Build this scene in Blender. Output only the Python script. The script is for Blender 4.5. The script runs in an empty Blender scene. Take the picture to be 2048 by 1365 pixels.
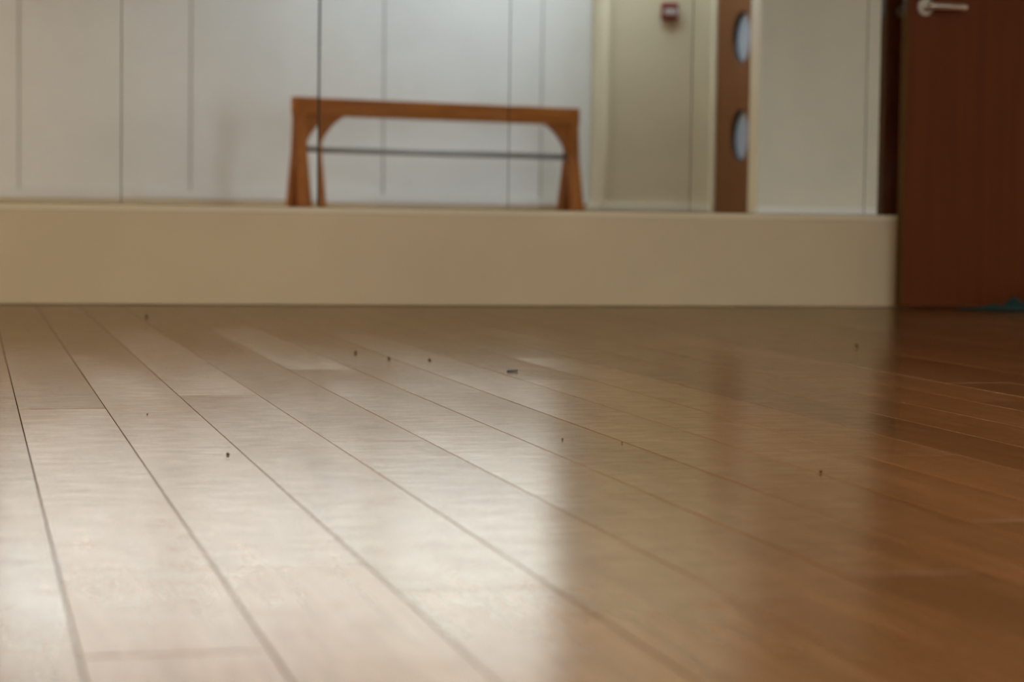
import bpy, bmesh, math, random
from mathutils import Vector, Matrix, noise
random.seed(7)
S = bpy.context.scene
C = S.collection

# ------------------------------------------------------------------ camera
YAW, PITCH, ROLL, CAM_H, CAM_D = 0.24293595, 0.05812981, 0.01379872, 0.2926242, 6.73
fw = Vector((math.sin(YAW)*math.cos(PITCH), math.cos(YAW)*math.cos(PITCH), -math.sin(PITCH)))
r0 = Vector((math.cos(YAW), -math.sin(YAW), 0)); u0 = r0.cross(fw)
r2 = r0*math.cos(ROLL)+u0*math.sin(ROLL); u2 = -r0*math.sin(ROLL)+u0*math.cos(ROLL)
cam = bpy.data.cameras.new('camera'); cam_o = bpy.data.objects.new('camera', cam); C.objects.link(cam_o)
cam_o.matrix_world = Matrix(((r2.x, u2.x, -fw.x, 0), (r2.y, u2.y, -fw.y, -CAM_D), (r2.z, u2.z, -fw.z, CAM_H), (0, 0, 0, 1)))
cam.sensor_width = 22.3; cam.lens = 4400/2048*22.3; cam.clip_start = 0.02
cam.dof.use_dof = True; cam.dof.focus_distance = 3.15; cam.dof.aperture_fstop = 3.4
S.camera = cam_o

# ------------------------------------------------------------------ sky, daylight, exposure
W = bpy.data.worlds.new('overcast_sky'); S.world = W; W.use_nodes = True
bg = W.node_tree.nodes['Background']
bg.inputs[0].default_value = (0.79, 0.905, 1.09, 1); bg.inputs[1].default_value = 11.8
S.view_settings.view_transform = 'Standard'; S.view_settings.look = 'None'
S.view_settings.gamma = 1; S.view_settings.use_curve_mapping = False
S.view_settings.exposure = 0.0
FILL_W = 48.0     # each added ceiling lamp
S.cycles.max_bounces = 8; S.cycles.diffuse_bounces = 3; S.cycles.glossy_bounces = 6; S.cycles.transparent_max_bounces = 8
S.cycles.use_adaptive_sampling = True; S.cycles.adaptive_threshold = 0.1; S.cycles.adaptive_min_samples = 20
S.cycles.caustics_reflective = True; S.cycles.blur_glossy = 0.0; S.cycles.sample_clamp_indirect = 8.0

# room measures: the mirror glass stands in the plane y = 0, the room lies towards -y
XL, XR, YB, HC = -2.6, 4.72, -7.37, 2.8
PIER_X, PIER_Y = 4.014, -6.99          # pier in the back right corner
PART_X, PART_Y, PART_T = 3.947, -3.97, 0.125   # short partition standing out of the right wall
WIN = (0.14, 3.85, 1.95, 2.74)         # added back wall window x0 x1 z0 z1
ROOF = (2.30, 4.62, -6.93, -5.95)        # added rooflight opening in the ceiling x0 x1 y0 y1
DOORWAY = (3.80, 4.62, 2.06)           # unseen doorway in the mirror wall, left open as added daylight

def portal(name, loc, rot, sx, sy):
    l = bpy.data.lights.new(name, 'AREA'); l.shape = 'RECTANGLE'; l.size = sx; l.size_y = sy
    l.cycles.is_portal = True
    o = bpy.data.objects.new(name, l); C.objects.link(o); o.location = loc; o.rotation_euler = rot
    return o
portal('added_window_daylight', ((WIN[0]+WIN[1])/2, YB-0.16, (WIN[2]+WIN[3])/2), (math.radians(90), 0, 0), WIN[1]-WIN[0], WIN[3]-WIN[2])  # unseen window, invented to brighten the floor
portal('added_rooflight_daylight', ((ROOF[0]+ROOF[1])/2, (ROOF[2]+ROOF[3])/2, HC+0.42), (0, 0, 0), ROOF[1]-ROOF[0], ROOF[3]-ROOF[2])  # unseen rooflight, invented to light the back right corner

portal('added_doorway_daylight', ((DOORWAY[0]+DOORWAY[1])/2, 0.17, DOORWAY[2]/2), (math.radians(-90), 0, 0), DOORWAY[1]-DOORWAY[0], DOORWAY[2])  # invented daylight through the unseen doorway, lifts the partition

# ------------------------------------------------------------------ materials
def mat(name):
    m = bpy.data.materials.new(name); m.use_nodes = True
    return m, m.node_tree.nodes, m.node_tree.links, m.node_tree.nodes['Principled BSDF']
def setp(b, **k):
    for a, v in k.items():
        b.inputs[a.replace('_', ' ')].default_value = v
def ramp(N, stops):
    r = N.new('ShaderNodeValToRGB'); e = r.color_ramp.elements
    e[0].position, e[0].color = stops[0][0], (*stops[0][1], 1)
    e[1].position, e[1].color = stops[-1][0], (*stops[-1][1], 1)
    for p, c in stops[1:-1]:
        x = e.new(p); x.color = (*c, 1)
    return r
def coords(N, L, scale, rnd=False):
    t = N.new('ShaderNodeTexCoord'); mp = N.new('ShaderNodeMapping'); mp.inputs['Scale'].default_value = scale
    L.new(t.outputs['Object'], mp.inputs['Vector'])
    if rnd:
        oi = N.new('ShaderNodeObjectInfo'); mu = N.new('ShaderNodeMath'); mu.operation = 'MULTIPLY'; mu.inputs[1].default_value = 37.0
        L.new(oi.outputs['Random'], mu.inputs[0])
        cb = N.new('ShaderNodeCombineXYZ')
        for k in range(3): L.new(mu.outputs[0], cb.inputs[k])
        L.new(cb.outputs[0], mp.inputs['Location'])
    return mp.outputs[0]
def tex(N, L, vec, scale, detail=4, rough=0.55, dist=0.0):
    n = N.new('ShaderNodeTexNoise'); n.inputs['Scale'].default_value = scale; n.inputs['Detail'].default_value = detail
    n.inputs['Roughness'].default_value = rough; n.inputs['Distortion'].default_value = dist
    L.new(vec, n.inputs['Vector']); return n.outputs['Fac']
def bump(N, L, b, h, strength, distance):
    bp = N.new('ShaderNodeBump'); bp.inputs['Strength'].default_value = strength; bp.inputs['Distance'].default_value = distance
    L.new(h, bp.inputs['Height']); L.new(bp.outputs[0], b.inputs['Normal'])
def paint(name, col, rough=0.6, var=0.05, bmp=0.15):
    m, N, L, b = mat(name)
    v = coords(N, L, (1, 1, 1))
    lo = tuple(c*(1-var) for c in col); hi = tuple(min(1, c*(1+var)) for c in col)
    r = ramp(N, [(0.3, lo), (0.7, hi)]); L.new(tex(N, L, v, 1.7, 2), r.inputs[0]); L.new(r.outputs[0], b.inputs['Base Color'])
    setp(b, Roughness=rough)
    bump(N, L, b, tex(N, L, v, 160, 0), bmp, 0.0006)
    return m
def wood(name, dark, mid, light, axis=2, rough=0.4, scale=9.0, stretch=14.0, rnd=True, spec=0.2):
    m, N, L, b = mat(name)
    sc = [1.0, 1.0, 1.0]; sc[axis] = 1.0/stretch
    v = coords(N, L, sc, rnd)
    f = tex(N, L, v, scale*3, 4, 0.6, 0.6)
    r = ramp(N, [(0.25, dark), (0.5, mid), (0.78, light)]); L.new(f, r.inputs[0]); L.new(r.outputs[0], b.inputs['Base Color'])
    setp(b, Roughness=rough, Specular_IOR_Level=spec)
    bump(N, L, b, f, 0.12, 0.0008)
    return m

M = {}
M['cream'] = paint('cream_wall_paint', (0.66, 0.57, 0.40), 0.55)
M['white_board'] = paint('white_wall_board', (0.715, 0.70, 0.675), 0.45, 0.04)
M['white_trim'] = paint('white_gloss_trim', (0.74, 0.69, 0.56), 0.3, 0.02, 0.05)
M['plinth'] = paint('beige_plinth_paint', (0.66, 0.545, 0.36), 0.45, 0.05)
M['plinth_trim'] = paint('pale_mirror_channel', (0.78, 0.69, 0.50), 0.3, 0.03, 0.05)
M['bead'] = paint('cream_bead_paint', (0.68, 0.60, 0.42), 0.5, 0.03)
M['ceiling'] = paint('white_ceiling_paint', (0.74, 0.72, 0.68), 0.8, 0.02)
M['groove'] = paint('grey_joint_filler', (0.27, 0.245, 0.21), 0.7, 0.05)
M['subfloor'] = paint('dark_subfloor', (0.045, 0.03, 0.018), 0.9, 0.1)
M['ground'] = paint('grey_paving', (0.35, 0.34, 0.32), 0.9, 0.1)
M['door'] = wood('dark_red_brown_veneer', (0.100, 0.0215, 0.0030), (0.120, 0.0265, 0.0038), (0.140, 0.032, 0.005), 2, 0.42, 12, 30)
M['door_lip'] = wood('brown_door_lipping', (0.09, 0.040, 0.010), (0.11, 0.050, 0.013), (0.13, 0.060, 0.017), 2, 0.75, spec=0.08)
M['door2'] = wood('brown_oak_veneer', (0.115, 0.036, 0.007), (0.145, 0.045, 0.0095), (0.175, 0.057, 0.013), 2, 0.42, 12, 30)
M['timber'] = wood('orange_brown_timber', (0.23, 0.072, 0.012), (0.33, 0.108, 0.018), (0.42, 0.148, 0.028), 0, 0.5, 8, 10)
M['timber_v'] = wood('orange_brown_leg_timber', (0.23, 0.072, 0.012), (0.33, 0.108, 0.018), (0.42, 0.148, 0.028), 2, 0.5, 8, 10)

m, N, L, b = mat('brushed_steel'); setp(b, Base_Color=(0.62, 0.58, 0.52, 1), Metallic=1.0, Roughness=0.35)
bump(N, L, b, tex(N, L, coords(N, L, (1, 40, 40)), 30), 0.05, 0.0003); M['steel'] = m
m, N, L, b = mat('grey_tube_metal'); setp(b, Base_Color=(0.27, 0.27, 0.27, 1), Metallic=0.3, Roughness=0.4)
bump(N, L, b, tex(N, L, coords(N, L, (1, 1, 1)), 90), 0.05, 0.0003); M['tube'] = m
m, N, L, b = mat('black_rubber_gasket'); setp(b, Base_Color=(0.02, 0.02, 0.02, 1), Roughness=0.6)
bump(N, L, b, tex(N, L, coords(N, L, (1, 1, 1)), 120), 0.1, 0.0003); M['black'] = m
m, N, L, b = mat('red_plastic'); setp(b, Base_Color=(0.17, 0.012, 0.010, 1), Roughness=0.35)
bump(N, L, b, tex(N, L, coords(N, L, (1, 1, 1)), 200), 0.05, 0.0002); M['red'] = m
m, N, L, b = mat('white_plastic'); setp(b, Base_Color=(0.62, 0.56, 0.52, 1), Roughness=0.4)
bump(N, L, b, tex(N, L, coords(N, L, (1, 1, 1)), 200), 0.05, 0.0002); M['white_plastic'] = m
m, N, L, b = mat('crumb_brown')
r = ramp(N, [(0.35, (0.05, 0.03, 0.015)), (0.65, (0.14, 0.08, 0.035))]); L.new(tex(N, L, coords(N, L, (1, 1, 1)), 300), r.inputs[0]); L.new(r.outputs[0], b.inputs['Base Color'])
setp(b, Roughness=0.9); M['crumb'] = m
m, N, L, b = mat('grey_chip')
r = ramp(N, [(0.35, (0.06, 0.06, 0.055)), (0.65, (0.15, 0.14, 0.13))]); L.new(tex(N, L, coords(N, L, (1, 1, 1)), 200), r.inputs[0]); L.new(r.outputs[0], b.inputs['Base Color'])
setp(b, Roughness=0.7); M['chip'] = m
m, N, L, b = mat('teal_woven_cloth')
w = N.new('ShaderNodeTexWave'); w.inputs['Scale'].default_value = 240; L.new(coords(N, L, (1, 1, 1)), w.inputs['Vector'])
r = ramp(N, [(0.0, (0.0025, 0.026, 0.026)), (1.0, (0.004, 0.042, 0.041))]); L.new(w.outputs['Fac'], r.inputs[0]); L.new(r.outputs[0], b.inputs['Base Color'])
setp(b, Roughness=0.9); bump(N, L, b, w.outputs['Fac'], 0.2, 0.0005); M['teal'] = m
# added window's pane: tinted to set the window's brightness, keeps a faint sheen
m, N, L, b = mat('added_window_glass')
tr = N.new('ShaderNodeBsdfTransparent'); gl = N.new('ShaderNodeBsdfGlossy'); gl.inputs['Roughness'].default_value = 0.02
mx = N.new('ShaderNodeMixShader'); mx.inputs[0].default_value = 0.05; tr.inputs[0].default_value = (0.87, 0.86, 0.83, 1)
L.new(tr.outputs[0], mx.inputs[1]); L.new(gl.outputs[0], mx.inputs[2]); L.new(mx.outputs[0], N['Material Output'].inputs[0]); M['glass'] = m
m, N, L, b = mat('added_rooflight_glass')
tr = N.new('ShaderNodeBsdfTransparent'); gl = N.new('ShaderNodeBsdfGlossy'); gl.inputs['Roughness'].default_value = 0.02
mx = N.new('ShaderNodeMixShader'); mx.inputs[0].default_value = 0.05; tr.inputs[0].default_value = (0.85, 0.88, 0.87, 1)
L.new(tr.outputs[0], mx.inputs[1]); L.new(gl.outputs[0], mx.inputs[2]); L.new(mx.outputs[0], N['Material Output'].inputs[0]); M['clear_glass'] = m
# vision panel in the far door: frosted grey-blue glass
m, N, L, b = mat('frosted_blue_grey_glass'); setp(b, Base_Color=(0.29, 0.315, 0.36, 1), Roughness=0.3)
bump(N, L, b, tex(N, L, coords(N, L, (1, 1, 1)), 300), 0.1, 0.0003); M['frost'] = m
# silvered mirror with faint dust
m, N, L, b = mat('silvered_mirror')
gl = N.new('ShaderNodeBsdfGlossy'); gl.inputs['Color'].default_value = (0.84, 0.86, 0.83, 1); gl.inputs['Roughness'].default_value = 0.004
df = N.new('ShaderNodeBsdfDiffuse'); df.inputs['Color'].default_value = (0.55, 0.53, 0.50, 1)
v = coords(N, L, (1, 1, 1), True)
r = ramp(N, [(0.50, (0.004,)*3), (0.85, (0.06,)*3)]); L.new(tex(N, L, v, 4.0, 6, 0.6), r.inputs[0])
mx = N.new('ShaderNodeMixShader'); L.new(r.outputs[0], mx.inputs[0]); L.new(gl.outputs[0], mx.inputs[1]); L.new(df.outputs[0], mx.inputs[2])
L.new(mx.outputs[0], N['Material Output'].inputs[0]); M['mirror'] = m
m, N, L, b = mat('green_glass_edge'); setp(b, Base_Color=(0.10, 0.12, 0.09, 1), Roughness=0.3)
bump(N, L, b, tex(N, L, coords(N, L, (1, 1, 1)), 200), 0.05, 0.0002); M['edge'] = m

# lacquered floor planks
def plank_material():
    m, N, L, b = mat('lacquered_oak_plank')
    v = coords(N, L, (1, 1/16, 1), True)
    grain = tex(N, L, v, 46, 4, 0.62, 0.9)
    v2 = coords(N, L, (1, 1/5, 1), True)
    cloud = tex(N, L, v2, 7, 3, 0.5, 0.3)
    r = ramp(N, [(0.28, (0.205, 0.093, 0.034)), (0.52, (0.256, 0.121, 0.047)), (0.75, (0.308, 0.153, 0.064))]); L.new(grain, r.inputs[0])
    oi = N.new('ShaderNodeObjectInfo')
    hs = N.new('ShaderNodeHueSaturation')
    mr = N.new('ShaderNodeMapRange'); mr.inputs['To Min'].default_value = 0.78; mr.inputs['To Max'].default_value = 1.18
    L.new(oi.outputs['Random'], mr.inputs['Value']); L.new(mr.outputs[0], hs.inputs['Value']); L.new(r.outputs[0], hs.inputs['Color'])
    mixc = N.new('ShaderNodeMix'); mixc.data_type = 'RGBA'; mixc.blend_type = 'MULTIPLY'; mixc.inputs[0].default_value = 1.0
    r3 = ramp(N, [(0.3, (0.86, 0.85, 0.84)), (0.7, (1, 1, 1))]); L.new(cloud, r3.inputs[0])
    L.new(hs.outputs[0], mixc.inputs[6]); L.new(r3.outputs[0], mixc.inputs[7])
    df = N.new('ShaderNodeBsdfDiffuse'); L.new(mixc.outputs[2], df.inputs['Color'])
    rr = N.new('ShaderNodeMapRange'); rr.inputs['To Min'].default_value = 0.165; rr.inputs['To Max'].default_value = 0.205
    L.new(cloud, rr.inputs['Value'])
    pr = N.new('ShaderNodeMath'); pr.operation = 'MULTIPLY_ADD'; pr.inputs[1].default_value = 0.022; L.new(oi.outputs['Random'], pr.inputs[0]); L.new(rr.outputs[0], pr.inputs[2])
    gl = N.new('ShaderNodeBsdfGlossy'); gl.distribution = 'BECKMANN'; L.new(pr.outputs[0], gl.inputs['Roughness'])
    # worn lacquer: the sheen breaks up in fine streaks
    streak = tex(N, L, coords(N, L, (1, 3.2, 1), True), 17, 4, 0.68, 0.4)
    gr = ramp(N, [(0.34, (0.60, 0.55, 0.475)), (0.66, (0.725, 0.675, 0.585))]); L.new(streak, gr.inputs[0]); L.new(gr.outputs[0], gl.inputs['Color'])
    fr_ = N.new('ShaderNodeFresnel'); fr_.inputs['IOR'].default_value = 1.5
    mx = N.new('ShaderNodeMixShader'); L.new(fr_.outputs[0], mx.inputs[0]); L.new(df.outputs[0], mx.inputs[1]); L.new(gl.outputs[0], mx.inputs[2])
    L.new(mx.outputs[0], N['Material Output'].inputs[0]); N.remove(b)
    return m
M['plank'] = plank_material()

# ------------------------------------------------------------------ mesh helpers
def add_box(bm, x0, x1, y0, y1, z0, z1, bevel=0.0, segs=1):
    r = bmesh.ops.create_cube(bm, size=1.0)
    vs = r['verts']
    for v in vs:
        v.co = Vector(((x0+x1)/2+v.co.x*(x1-x0), (y0+y1)/2+v.co.y*(y1-y0), (z0+z1)/2+v.co.z*(z1-z0)))
    if bevel:
        es = list({e for v in vs for e in v.link_edges})
        bmesh.ops.bevel(bm, geom=es, offset=bevel, segments=segs, affect='EDGES', profile=0.5)
def add_cyl(bm, p0, p1, r, n=24, r1=None):
    p0, p1 = Vector(p0), Vector(p1); d = p1-p0
    q = Vector((0, 0, 1)).rotation_difference(d.normalized())
    mtx = Matrix.Translation((p0+p1)/2) @ q.to_matrix().to_4x4()
    bmesh.ops.create_cone(bm, cap_ends=True, segments=n, radius1=r, radius2=r if r1 is None else r1, depth=d.length, matrix=mtx)
def add_ring(bm, c, ro, ri, x0, x1, n=40):
    # annulus with its axis along x
    c = Vector(c); rows = []
    for x, r in ((x0, ri), (x0, ro), (x1, ro), (x1, ri)):
        rows.append([bm.verts.new((x, c.y+r*math.cos(2*math.pi*k/n), c.z+r*math.sin(2*math.pi*k/n))) for k in range(n)])
    for i in range(4):
        a, bb = rows[i], rows[(i+1) % 4]
        for k in range(n): bm.faces.new((a[k], a[(k+1) % n], bb[(k+1) % n], bb[k]))
def link(name, bm, material, parent=None, smooth=False, loc=None):
    bmesh.ops.recalc_face_normals(bm, faces=bm.faces)
    me = bpy.data.meshes.new(name); bm.to_mesh(me); bm.free()
    if isinstance(material, (list, tuple)):
        for x in material: me.materials.append(x)
    else: me.materials.append(material)
    if smooth:
        for p in me.polygons: p.use_smooth = True
    o = bpy.data.objects.new(name, me); C.objects.link(o)
    if parent: o.parent = parent
    if loc: o.location = loc
    return o
def boxes(name, bs, material, parent=None, bevel=0.0, segs=1, loc=None):
    bm = bmesh.new()
    for x in bs: add_box(bm, *x, bevel=bevel, segs=segs)
    return link(name, bm, material, parent, loc=loc)
def struct(o, label=None):
    o['kind'] = 'structure'
    if label: o['label'] = label
    return o
def thing(name, loc, label, cat, group=None, rz=0.0):
    o = bpy.data.objects.new(name, None); C.objects.link(o); o.location = loc; o.rotation_euler = (0, 0, rz)
    o['label'] = label; o['category'] = cat
    if group: o['group'] = group
    return o
def tag(o, label, cat, group=None):
    o['label'] = label; o['category'] = cat
    if group: o['group'] = group
    return o

# ------------------------------------------------------------------ floor and its planks
PW, PL, PX0 = 0.125, 1.8, 0.0705
floor = struct(boxes('floor', [(XL, XR, YB, 0.02, -0.06, -0.020)], M['subfloor']), 'lacquered oak plank floor with narrow dark joints')
plank_mesh = {}
def plank_data(w, ln):
    key = (round(w, 4), round(ln, 4))
    if key in plank_mesh: return plank_mesh[key]
    g, bv, bd, eb = 0.00055, 0.0003, 0.0005, 0.0003
    hw, hl = w/2-g, ln/2-0.0006
    xs = [-hw, -hw+bv, -hw*0.45, hw*0.45, hw-bv, hw]
    zs = [-bd, 0.0, 0.00012, 0.00012, 0.0, -bd]      # slight crown across the board
    ys = [-hl, -hl+eb, hl-eb, hl]
    bm = bmesh.new(); grid = []
    for j, y in enumerate(ys):
        grid.append([bm.verts.new((x, y, (z if j in (1, 2) else min(z, -bd)))) for x, z in zip(xs, zs)])
    for j in range(3):
        for i in range(5): bm.faces.new((grid[j][i], grid[j][i+1], grid[j+1][i+1], grid[j+1][i]))
    low = [bm.verts.new((sx*hw, sy*hl, -0.0195)) for sx, sy in ((-1, -1), (1, -1), (1, 1), (-1, 1))]
    bm.faces.new([low[0], low[1]] + [v for v in reversed(grid[0])])
    bm.faces.new([low[2], low[3]] + grid[3])
    bm.faces.new([low[1], low[2]] + [grid[j][5] for j in (3, 2, 1, 0)])
    bm.faces.new([low[3], low[0]] + [grid[j][0] for j in (0, 1, 2, 3)])
    bmesh.ops.recalc_face_normals(bm, faces=bm.faces)
    me = bpy.data.meshes.new('plank'); bm.to_mesh(me); bm.free(); me.materials.append(M['plank'])
    plank_mesh[key] = me
    return me
joints = {-1: [-4.776], 0: [-3.487, -1.75], 1: [-6.75, -4.945, -2.30, -0.6], 2: [-3.275], 3: [-3.983], 4: [-2.730], 5: [-3.261], 6: [-3.383], 7: [-4.78], 8: [-4.22]}
row0 = math.ceil((XL-PX0)/PW)-1; row1 = math.floor((XR-PX0)/PW)
for k in range(row0, row1+1):
    x0, x1 = max(XL, PX0+k*PW), min(XR, PX0+(k+1)*PW)
    if x1-x0 < 0.02: continue
    ends = sorted(joints.get(k, [random.uniform(-5.0, -3.2)]), reverse=True)
    while ends[0] < 0.012: ends.insert(0, ends[0]+PL)
    while ends[-1] > YB: ends.append(ends[-1]-PL)
    for a, bb in zip(ends[1:], ends[:-1]):
        a, bb = max(a, YB), min(bb, 0.010)
        if bb-a < 0.05: continue
        o = bpy.data.objects.new('plank', plank_data(x1-x0, bb-a)); C.objects.link(o); o.parent = floor
        o.location = ((x0+x1)/2, (a+bb)/2, random.uniform(-0.00025, 0.0))
        o.rotation_euler = (random.uniform(-1, 1)*0.00018, random.uniform(-1, 1)*0.0009, 0)

# ------------------------------------------------------------------ room shell
T = 0.15
struct(boxes('wall_front', [(XL-T, DOORWAY[0], 0.012, T, -0.06, HC), (DOORWAY[1], XR+T, 0.012, T, -0.06, HC), (DOORWAY[0], DOORWAY[1], 0.012, T, DOORWAY[2], HC)], M['cream']), 'cream wall behind the mirrors')
back = struct(boxes('wall_back', [(XL-T, WIN[0], YB-T, YB, -0.06, HC), (WIN[1], XR+T, YB-T, YB, -0.06, HC), (WIN[0], WIN[1], YB-T, YB, -0.06, WIN[2]), (WIN[0], WIN[1], YB-T, YB, WIN[3], HC)], M['cream']), 'boarded white wall reflected in the mirrors')
# wall boards with dark open joints between them
edges = [XL+0.012, -1.75, -0.68, 0.396, 1.47, 2.614, 3.67, PIER_X-0.002]
for a, bb in zip(edges[:-1], edges[1:]):
    g = 0.0045
    parts = []
    if bb-g <= WIN[0] or a+g >= WIN[1]:
        parts = [(a+g, bb-g, YB, YB+0.012, 0.40, HC-0.01)]
    else:
        c0, c1 = max(a+g, WIN[0]), min(bb-g, WIN[1])
        parts = [(a+g, bb-g, YB, YB+0.012, 0.40, WIN[2]-0.02), (a+g, bb-g, YB, YB+0.012, WIN[3]+0.02, HC-0.01)]
        if c0 > a+g: parts.append((a+g, c0, YB, YB+0.012, WIN[2]-0.02, WIN[3]+0.02))
        if c1 < bb-g: parts.append((c1, bb-g, YB, YB+0.012, WIN[2]-0.02, WIN[3]+0.02))
    boxes('wall_board', parts, M['white_board'], back)
for a in edges[1:-1]:
    if not (WIN[0] < a < WIN[1]): boxes('board_joint', [(a-0.0042, a+0.0042, YB, YB+0.003, 0.40, HC-0.01)], M['groove'], back)
    else: boxes('board_joint', [(a-0.0042, a+0.0042, YB, YB+0.003, 0.40, WIN[2]-0.02)], M['groove'], back)
struct(boxes('wall_left', [(XL-T, XL, YB, 0.012, -0.06, HC)], M['cream']), 'cream side wall')
D2 = (-6.90, -5.98, 2.05)
struct(boxes('wall_right', [(XR, XR+T, YB, D2[0], -0.06, HC), (XR, XR+T, D2[1], 0.012, -0.06, HC), (XR, XR+T, D2[0], D2[1], D2[2], HC)], M['cream']), 'cream side wall holding the oak door')
struct(boxes('wall_pier', [(PIER_X, XR, YB, PIER_Y, 0, HC)], M['cream']), 'cream pier in the reflected corner, with the red call point')
struct(boxes('wall_partition', [(PART_X, XR, PART_Y-PART_T, PART_Y, 0, HC)], M['cream']), 'cream partition reflected between oak door and dark door')
struct(boxes('ceiling', [(XL-T, ROOF[0], YB-T, T, HC, HC+0.1), (ROOF[1], XR+T, YB-T, T, HC, HC+0.1), (ROOF[0], ROOF[1], YB-T, ROOF[2], HC, HC+0.1), (ROOF[0], ROOF[1], ROOF[3], T, HC, HC+0.1)], M['ceiling']))
rl = struct(boxes('added_rooflight', [(ROOF[0]-0.06, ROOF[0], ROOF[2]-0.06, ROOF[3]+0.06, HC+0.1, HC+0.36), (ROOF[1], ROOF[1]+0.06, ROOF[2]-0.06, ROOF[3]+0.06, HC+0.1, HC+0.36), (ROOF[0], ROOF[1], ROOF[2]-0.06, ROOF[2], HC+0.1, HC+0.36), (ROOF[0], ROOF[1], ROOF[3], ROOF[3]+0.06, HC+0.1, HC+0.36)], M['white_trim']), 'unseen added rooflight above the timber frame')
boxes('pane', [(ROOF[0]-0.04, ROOF[1]+0.04, ROOF[2]-0.04, ROOF[3]+0.04, HC+0.36, HC+0.372)], M['clear_glass'], rl)
struct(boxes('ground_outside', [(XL-6, XR+6, T, 9, -0.12, -0.07), (XL-6, XR+6, -16, YB-T, -0.12, -0.07)], M['ground']))

# plinth below the mirrors and its pale channel
struct(boxes('baseboard_front', [(XL, DOORWAY[0]-0.06, -0.004, 0.012, 0.0015, 0.284)], M['plinth'], bevel=0.0015), 'tall beige plinth running below the mirrors')
struct(boxes('trim_1', [(XL, DOORWAY[0]-0.06, -0.0055, 0.012, 0.284, 0.3015)], M['plinth_trim']), 'pale channel strip carrying the lower edge of the mirrors')
# plinths and rails on the other walls
bt = 0.018
struct(boxes('baseboard_back', [(XL, PIER_X, YB, YB+bt, 0, 0.345)], M['plinth'], bevel=0.002))
struct(boxes('trim_2', [(XL, PIER_X, YB, YB+0.028, 0.345, 0.395)], M['white_board'], bevel=0.003), 'white rail along the foot of the white wall')
struct(boxes('baseboard_pier', [(PIER_X-bt, XR, PIER_Y, PIER_Y+bt, 0, 0.312), (PIER_X-bt, PIER_X, YB+bt, PIER_Y, 0, 0.312)], M['plinth'], bevel=0.002))
struct(boxes('trim_3', [(PIER_X-0.028, XR, PIER_Y, PIER_Y+0.028, 0.312, 0.362), (PIER_X-0.028, PIER_X, YB+0.028, PIER_Y, 0.312, 0.362)], M['white_trim'], bevel=0.003), 'pale rail along the foot of the pier')
struct(boxes('baseboard_partition', [(PART_X-bt, XR, PART_Y, PART_Y+bt, 0, 0.305)], M['plinth'], bevel=0.002))
struct(boxes('trim_4', [(PART_X-0.02, XR, PART_Y, PART_Y+0.028, 0.305, 0.345)], M['white_trim'], bevel=0.003), 'pale rail along the foot of the partition')
struct(boxes('trim_5', [(PART_X-0.012, PART_X, PART_Y-PART_T-0.004, PART_Y+0.012, 0, HC-0.005), (PART_X, PART_X+0.012, PART_Y, PART_Y+0.012, 0.345, HC-0.005)], M['bead'], bevel=0.002), 'pale corner bead up the end of the partition')
struct(boxes('trim_6', [(PIER_X-0.012, PIER_X, PIER_Y-0.03, PIER_Y+0.012, 0.362, HC-0.005), (PIER_X, PIER_X+0.02, PIER_Y, PIER_Y+0.012, 0.362, HC-0.005)], M['bead'], bevel=0.002), 'pale corner bead up the edge of the pier')

# back wall window, unseen, added for the bright pool on the floor
wx0, wx1, wz0, wz1 = WIN
win = struct(boxes('added_window', [(wx0, wx1, YB-0.11, YB-0.05, wz0, wz0+0.05), (wx0, wx1, YB-0.11, YB-0.05, wz1-0.05, wz1), (wx0, wx0+0.05, YB-0.11, YB-0.05, wz0+0.05, wz1-0.05), (wx1-0.05, wx1, YB-0.11, YB-0.05, wz0+0.05, wz1-0.05)], M['white_trim'], bevel=0.004), 'unseen added window, long and high in the white wall')
for k in (1, 2):
    x = wx0+(wx1-wx0)*k/3
    boxes('mullion', [(x-0.02, x+0.02, YB-0.105, YB-0.055, wz0+0.05, wz1-0.05)], M['white_trim'], win, 0.003)
for k in range(3):
    a = wx0+(wx1-wx0)*k/3+(0.05 if k == 0 else 0.02); bb = wx0+(wx1-wx0)*(k+1)/3-(0.05 if k == 2 else 0.02)
    boxes('pane', [(a, bb, YB-0.083, YB-0.077, wz0+0.05, wz1-0.05)], M['glass'], win)
boxes('added_window_sill', [(wx0-0.04, wx1+0.04, YB-0.05, YB+0.05, wz0-0.03, wz0)], M['white_trim'], win, 0.004)

# doorway lining in the mirror wall (the dark door is folded back from it)
dx0, dx1, dh = DOORWAY
struct(boxes('trim_7', [(dx0-0.06, dx0+0.03, -0.02, T, 0, dh+0.03), (dx1-0.03, dx1+0.06, -0.02, T, 0, dh+0.03), (dx0+0.03, dx1-0.03, -0.02, T, dh-0.03, dh+0.03)], M['door_lip'], bevel=0.003), 'brown lining of the unseen doorway left open for added daylight')

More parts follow.
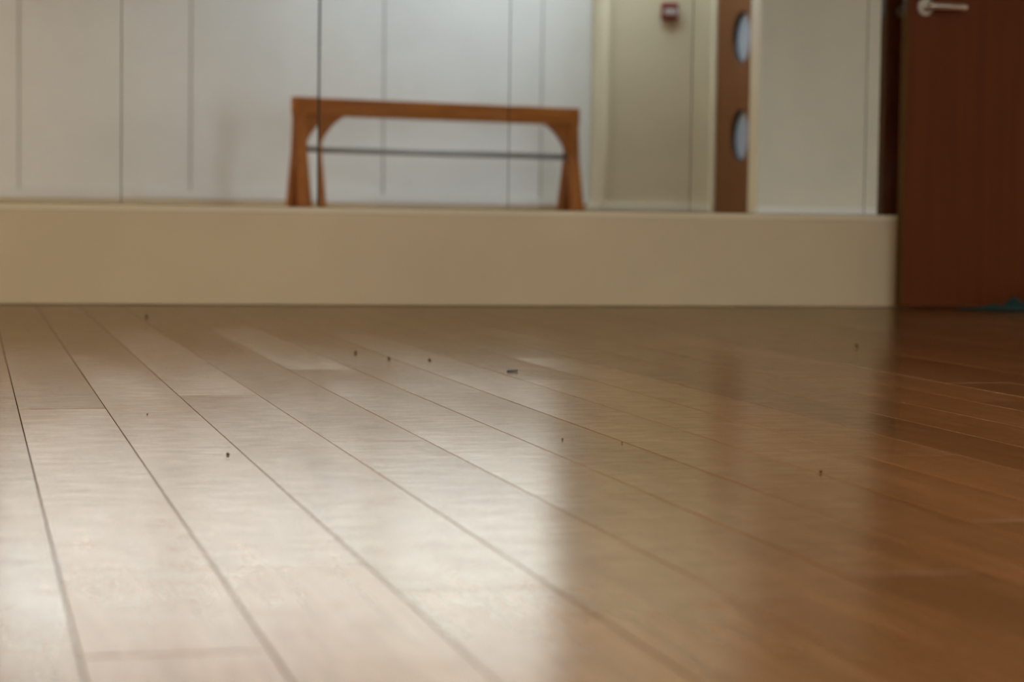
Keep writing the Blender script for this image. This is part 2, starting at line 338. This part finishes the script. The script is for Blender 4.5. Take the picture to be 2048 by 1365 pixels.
# ------------------------------------------------------------------ dark door folded back over the mirrors
DX, DY1, DT, DW, DH = 2.939, -0.061, 0.044, 0.80, 2.03      # free edge, back face, thickness
door = struct(boxes('door_1', [(0.008, DW, -DT, 0, 0.006, DH)], M['door'], bevel=0.0015, loc=(DX, DY1, 0)), 'dark red-brown door with steel lever handle folded back against the mirrors')
boxes('lipping', [(0.0, 0.0085, -DT, 0, 0.006, DH)], M['door_lip'], door, 0.001)
def lever(parent, side):
    s = -1 if side == 'front' else 1
    y0 = -DT if side == 'front' else 0.0
    hx, hz = 0.060, 0.974
    dep = 0.050 if side == 'front' else 0.042
    bm = bmesh.new()
    add_cyl(bm, (hx, y0, hz), (hx, y0+s*0.008, hz), 0.027, 36)
    rose = link('handle_rose', bm, M['steel'], parent, True)
    rose.data.shade_flat() if hasattr(rose.data, 'shade_flat') else None
    bm = bmesh.new()
    add_cyl(bm, (hx, y0+s*0.008, hz), (hx, y0+s*(dep-0.012), hz), 0.009, 20)
    # swept lever: bend, then straight bar with rounded end
    pts = []
    for k in range(7):
        a = math.pi/2*k/6
        pts.append((hx+0.014*(1-math.cos(a)), y0+s*(dep-0.014+0.014*math.sin(a)), hz))
    pts += [(hx+0.06, y0+s*dep, hz), (hx+0.116, y0+s*dep, hz), (hx+0.123, y0+s*dep, hz), (hx+0.126, y0+s*dep, hz)]
    rad = [0.0108]*9+[0.0085, 0.003]
    n = 16; rings = []
    for i, q in enumerate(pts):
        q = Vector(q)
        t = (Vector(pts[min(i+1, len(pts)-1)])-Vector(pts[max(i-1, 0)])).normalized()
        up = Vector((0, 0, 1)); sd = t.cross(up).normalized()
        rings.append([bm.verts.new(q+rad[i]*(math.cos(2*math.pi*k/n)*sd+math.sin(2*math.pi*k/n)*up)) for k in range(n)])
    for a, bb in zip(rings[:-1], rings[1:]):
        for k in range(n): bm.faces.new((a[k], a[(k+1) % n], bb[(k+1) % n], bb[k]))
    bm.faces.new(rings[0]); bm.faces.new(rings[-1])
    h = link('handle', bm, M['steel'], parent, True); h['label'] = 'brushed steel lever handle'
lever(door, 'front'); lever(door, 'back')
boxes('lock_plate', [(-0.001, 0.0006, -0.032, -0.012, 0.955, 1.12)], M['black'], door)
for hz in (0.25, 1.0, 1.78):
    bm = bmesh.new(); add_cyl(bm, (DW+0.012, 0.004, hz-0.05), (DW+0.012, 0.004, hz+0.05), 0.008, 16)
    add_box(bm, DW-0.03, DW+0.008, -0.001, 0.003, hz-0.05, hz+0.05)
    link('hinge', bm, M['steel'], door)

# ------------------------------------------------------------------ oak door with round vision panels in the right wall
y0, y1, zt = D2
yc = -6.44
def door_leaf_with_holes():
    # leaf in the y-z plane, two round holes; built as strips around each hole
    bm = bmesh.new()
    holes = [(0.80, 0.165), (1.416, 0.165)]
    ya, yb, za, zb = y0+0.006, y1-0.006, 0.008, zt-0.006
    xf, xb = XR+0.002, XR+0.046
    n = 48
    def quad_ring(x):
        # cells: split leaf by z into bands, each holding at most one hole
        bands = [(za, 0.55, None), (0.55, 1.10, holes[0]), (1.10, 1.70, holes[1]), (1.70, zb, None)]
        rims = []
        for b0, b1, h in bands:
            if h is None:
                bm.faces.new([bm.verts.new((x, p, q)) for p, q in ((ya, b0), (yb, b0), (yb, b1), (ya, b1))])
            else:
                zc, r = h
                inner = []; outer = []
                for k in range(n):
                    t = 2*math.pi*(k+0.5)/n; c, s = math.cos(t), math.sin(t)
                    inner.append(bm.verts.new((x, yc+r*c, zc+r*s)))
                    hy = (yb-yc) if c > 0 else (yc-ya); hz = (b1-zc) if s > 0 else (zc-b0)
                    f = min(hy/abs(c) if abs(c) > 1e-6 else 1e9, hz/abs(s) if abs(s) > 1e-6 else 1e9)
                    outer.append(bm.verts.new((x, yc+f*c, zc+f*s)))
                corners = {}
                for k in range(n):
                    k2 = (k+1) % n
                    bm.faces.new((inner[k], inner[k2], outer[k2], outer[k]))
                    o1, o2 = outer[k].co, outer[k2].co
                    if abs(o1.y-o2.y) > 1e-5 and abs(o1.z-o2.z) > 1e-5:
                        cy = yb if max(o1.y, o2.y) > yc+1e-4 and abs(max(o1.y, o2.y)-yb) < 1e-4 else ya
                        cz = b1 if (o1.z+o2.z)/2 > zc else b0
                        bm.faces.new((outer[k], outer[k2], bm.verts.new((x, cy, cz))))
                rims.append(inner)
        return rims
    f = quad_ring(xf); g = quad_ring(xb)
    for a, bb in zip(f, g):
        for k in range(n): bm.faces.new((a[k], a[(k+1) % n], bb[(k+1) % n], bb[k]))
    for (p, q), (p2, q2) in (((ya, za), (yb, za)), ((yb, za), (yb, zb)), ((yb, zb), (ya, zb)), ((ya, zb), (ya, za))):
        bm.faces.new([bm.verts.new(c) for c in ((xf, p, q), (xf, p2, q2), (xb, p2, q2), (xb, p, q))])
    bmesh.ops.remove_doubles(bm, verts=bm.verts, dist=1e-5)
    return bm
door2 = struct(link('door_2', door_leaf_with_holes(), M['door2']), 'brown oak door with round glazed openings reflected in the mirrors')
for zc in (0.80, 1.416):
    bm = bmesh.new(); add_ring(bm, (0, yc, zc), 0.1648, 0.152, XR+0.012, XR+0.046)
    link('glazing_ring', bm, M['black'], door2)
    bm = bmesh.new(); add_cyl(bm, (XR+0.030, yc, zc), (XR+0.036, yc, zc), 0.1519, 48)
    p = link('pane', bm, M['frost'], door2); p['label'] = 'round blue-grey glass pane'
struct(boxes('trim_8', [(XR-0.014, XR, y0-0.07, y0, 0, zt+0.07), (XR-0.014, XR, y1, y1+0.07, 0, zt+0.07), (XR-0.014, XR, y0, y1, zt, zt+0.07)], M['cream'], bevel=0.003), 'pale architrave round the oak door')
struct(boxes('wall_lobby', [(XR+T+0.6, XR+T+0.65, y0-0.5, y1+0.5, -0.06, HC), (XR+T, XR+T+0.6, y0-0.5, y0-0.45, -0.06, HC), (XR+T, XR+T+0.6, y1+0.45, y1+0.5, -0.06, HC)], M['cream']))

# ------------------------------------------------------------------ mirrors
MX0, MWD, MZ0, MZ1 = 0.4485, 0.60, 0.303, 2.12
def mirror(k, label, tilt, pitch=0.0, cut=0.0):
    bm = bmesh.new(); hw = MWD/2-0.0007
    add_box(bm, -hw, hw-cut, 0, 0.006, 0, MZ1-MZ0, 0.0006)
    bm.normal_update()
    for f in bm.faces: f.material_index = 0 if f.normal.y < -0.99 else 1
    o = link('mirror', bm, [M['mirror'], M['edge']])
    o.location = (MX0+(k-0.5)*MWD, 0.0, MZ0); o.rotation_euler = (pitch, 0, tilt)
    tag(o, label, 'mirror', 'frameless wall mirrors above the plinth')
    return o
mirror(-2, 'frameless wall mirror, second beyond the left edge of the view', 0.001)
mirror(-1, 'frameless wall mirror just beyond the left edge of the view', 0.002)
mirror(0, 'frameless wall mirror farthest left, cut by the picture edge', 0.0058)
mirror(1, 'frameless wall mirror showing the left post of the timber frame', 0.0066, 0.0004, 0.0034)
mirror(2, 'frameless wall mirror showing the middle of the timber frame', 0.0)
mirror(3, 'frameless wall mirror showing the red call point', 0.0)
mirror(4, 'frameless wall mirror showing the oak door with round panes', 0.0)
mirror(5, 'frameless wall mirror mostly hidden behind the dark door', 0.0)

struct(boxes('trim_9', [(MX0-2.55*MWD, MX0+5*MWD, 0.0085, 0.0118, MZ0+0.002, MZ1)], M['black']), 'dark backing behind the mirrors')
# ------------------------------------------------------------------ timber frame (seen only in the mirrors)
def virt(t, Z): return (t*Z, CAM_D-Z)           # mirror image at path length Z back to its real place
pL = Vector(virt(0.1505, 13.1)); pR = Vector(virt(0.2778, 13.6))
axis = (pR-pL); LEN = axis.length
fr = thing('timber_frame', (pL.x, pL.y, 0), 'orange-brown timber frame with curved corner braces and splayed legs before white wall', 'wooden frame', rz=math.atan2(axis.y, axis.x))
TOP, BH, BD = 0.964, 0.106, 0.075
boxes('top_beam', [(0, LEN, -BD/2, BD/2, TOP-BH, TOP)], M['timber'], fr, 0.004)
for x in (0.04, LEN-0.04):
    for s in (-1, 1):
        bm = bmesh.new()
        hw, hd = 0.029, 0.032
        top = [(x+a*hw, s*0.012+bb*hd*0.8, TOP-BH*0.6) for a, bb in ((-1, -1), (1, -1), (1, 1), (-1, 1))]
        mid = [(x+a*hw, s*0.024+bb*hd, 0.64) for a, bb in ((-1, -1), (1, -1), (1, 1), (-1, 1))]
        low = [(x+a*(hw+0.004), s*0.150+bb*(hd+0.008), 0.0) for a, bb in ((-1, -1), (1, -1), (1, 1), (-1, 1))]
        R = [[bm.verts.new(c) for c in q] for q in (top, mid, low)]
        for a, bb in zip(R[:-1], R[1:]):
            for k in range(4): bm.faces.new((a[k], a[(k+1) % 4], bb[(k+1) % 4], bb[k]))
        bm.faces.new(R[0]); bm.faces.new(R[-1])
        bmesh.ops.bevel(bm, geom=[e for e in bm.edges if len(e.link_faces) == 2 and e.calc_face_angle(0) > 0.6], offset=0.004, segments=1, affect='EDGES')
        link('leg', bm, M['timber_v'], fr)
for sgn, x in ((1, 0.066), (-1, LEN-0.066)):
    bm = bmesh.new(); n = 12; th = 0.05
    zb = TOP-BH; p0, p2 = Vector((0.165, 0.0)), Vector((0.0, -0.195)); p1 = Vector((0.050, -0.062))
    prof = [(x, zb)]
    for k in range(n+1):
        t = k/n; q = p0*(1-t)**2+p1*2*t*(1-t)+p2*t*t     # shallow arch from the beam down to the leg
        prof.append((x+sgn*q.x, zb+q.y))
    A = [bm.verts.new((p, -th/2, q)) for p, q in prof]; B = [bm.verts.new((p, th/2, q)) for p, q in prof]
    bm.faces.new(A); bm.faces.new(B[::-1])
    for k in range(len(A)):
        k2 = (k+1) % len(A); bm.faces.new((A[k], A[k2], B[k2], B[k]))
    link('brace', bm, M['timber'], fr)
bm = bmesh.new(); add_cyl(bm, (0.06, 0, 0.655), (LEN-0.06, 0, 0.655), 0.0175, 20)
cb = link('crossbar', bm, M['tube'], fr, True); cb['label'] = 'slim grey metal bar between the legs'

# ------------------------------------------------------------------ red call point on the pier
cpx, cpz = 0.3221*13.72, 1.612
cp = thing('fire_call_point', (cpx, PIER_Y, cpz), 'small square red call point with white band on the reflected pier', 'call point')
boxes('housing', [(-0.056, 0.056, 0.0, 0.04, -0.056, 0.056)], M['red'], cp, 0.008, 2)
pl = boxes('front_plate', [(-0.043, 0.043, 0.04, 0.043, -0.020, 0.014)], M['white_plastic'], cp, 0.001)
for sx in (-1, 1):
    bm = bmesh.new()
    tri = [(sx*0.034, -0.003), (sx*0.016, 0.007), (sx*0.016, -0.013)]
    A = [bm.verts.new((p, 0.0428, q)) for p, q in tri]; B = [bm.verts.new((p, 0.0436, q)) for p, q in tri]
    bm.faces.new(A); bm.faces.new(B)
    for k in range(3): bm.faces.new((A[k], A[(k+1) % 3], B[(k+1) % 3], B[k]))
    link('arrow_mark', bm, M['black'], pl)

# ------------------------------------------------------------------ ceiling lamps (unseen, added as warm fill light)
for i, (lx, ly, lb) in enumerate(((-0.6, -3.0, 'added white linear ceiling lamp nearest the mirrors'), (-0.6, -5.3, 'added white linear ceiling lamp nearest the white wall'))):
    lamp = thing('fill_lamp', (lx, ly, HC), lb, 'lamp', 'added linear ceiling lamps')
    boxes('fill_lamp_housing', [(-0.62, 0.62, -0.09, 0.09, -0.06, 0.0)], M['white_trim'], lamp, 0.004)
    boxes('louvre', [(-0.60, -0.58, -0.08, 0.08, -0.09, -0.06), (0.58, 0.60, -0.08, 0.08, -0.09, -0.06), (-0.58, 0.58, -0.08, -0.07, -0.09, -0.06), (-0.58, 0.58, 0.07, 0.08, -0.09, -0.06)], M['white_trim'], lamp)
    l = bpy.data.lights.new('fill_light', 'AREA'); l.shape = 'RECTANGLE'; l.size = 1.1; l.size_y = 0.12; l.energy = FILL_W; l.color = (1.0, 0.85, 0.61)
    lo = bpy.data.objects.new('fill_light', l); C.objects.link(lo); lo.parent = lamp; lo.location = (0, 0, -0.065)

# ------------------------------------------------------------------ teal cloth by the door
bm = bmesh.new(); n = 44
grid = []
peaks = [(0.20, 0.10, 0.042, 0.035), (0.13, 0.09, 0.014, 0.06), (0.29, 0.12, 0.060, 0.05), (0.36, 0.06, 0.035, 0.06), (0.27, 0.03, 0.02, 0.05)]
for j in range(n+1):
    row = []
    for i in range(n+1):
        u, v = i/n, j/n
        x = 0.42*u; y = 0.17*v
        h = 0.0
        for px, py, ph, pr in peaks:
            d = math.hypot((x-px), (y-py)*1.0); h = max(h, ph*max(0, 1-d/pr*0.75)**1.2)
        rim = min(u*3.0, (1-u)*6, v*6, (1-v)*6, 1.0)
        h = h*min(1, rim*1.5)+0.006*abs(noise.noise(Vector((x*26, y*30, 1.3))))*rim+0.003
        wob = 0.018*noise.noise(Vector((x*9, y*9, 5.1)))
        row.append(bm.verts.new((x+wob+0.02*math.sin(v*7)*(1-u), y*(0.35+0.65*min(1, u*1.8))+wob+0.05*(1-min(1, u*1.8)), h)))
    grid.append(row)
for j in range(n):
    for i in range(n): bm.faces.new((grid[j][i], grid[j][i+1], grid[j+1][i+1], grid[j+1][i]))
cloth = link('teal_cloth', bm, M['teal'], None, True)
cloth.location = (3.10, -0.30, 0.0005)
sol = cloth.modifiers.new('thickness', 'SOLIDIFY'); sol.thickness = 0.002; sol.offset = 1
tag(cloth, 'crumpled teal cloth lying on the floor at the foot of the dark door', 'cloth')

# ------------------------------------------------------------------ crumbs on the floor
def crumb(x, y, sx, sz, label, seed):
    bm = bmesh.new(); bmesh.ops.create_icosphere(bm, subdivisions=2, radius=1.0)
    for v in bm.verts:
        k = 1+0.45*noise.noise(v.co*1.6+Vector((seed*3.1, 0, 0)))
        v.co = Vector((v.co.x*sx*k, v.co.y*sx*1.2*k, (v.co.z*k+0.75)*sz))
        v.co.z = max(v.co.z, 0.0)
    o = link('crumb', bm, M['crumb'], None, True); o.location = (x, y, 0.0002)
    tag(o, label, 'crumb', 'crumbs on the plank floor')
CR = [(0.465, -0.776, .0042, .005, 'dark crumb on the floor nearest the plinth, on the left'),
      (0.772, -2.283, .0034, .0030, 'leftmost of three dark crumbs in a row beyond the grey chip'),
      (0.810, -2.451, .0034, .0030, 'middle one of three dark crumbs in a row beyond the grey chip'),
      (0.883, -2.497, .0026, .0026, 'crumb nearest the grey chip, rightmost of three in a row'),
      (0.300, -4.124, .0020, .0020, 'brown crumb in the bright pool of light on the floor'),
      (0.747, -3.995, .0013, .0014, 'left one of two tiny crumbs right of the light pool'),
      (0.814, -4.040, .0011, .0011, 'right one of two tiny crumbs right of the light pool'),
      (0.948, -4.383, .0016, .0022, 'tiny crumb caught on a plank joint on the right'),
      (0.247, -3.591, .0012, .0010, 'tiny crumb left of the light pool near a plank end'),
      (1.960, -2.075, .0040, .0036, 'faint crumb on the dim floor towards the dark door')]
for i, (x, y, a, bz, lb) in enumerate(CR): crumb(x, y, a, bz, lb, i+1)
bm = bmesh.new(); add_box(bm, -0.0105, 0.0105, -0.006, 0.006, 0, 0.0032, 0.0010)
for v in bm.verts:
    v.co.z += max(0, v.co.x)*0.10; v.co.y += 0.0015*math.sin(v.co.x*240)
chip = link('chip', bm, M['chip']); chip.location = (0.976, -2.798, 0.0003); chip.rotation_euler = (0, 0, -0.2)
tag(chip, 'small flat grey chip lying on the middle of the floor', 'chip')
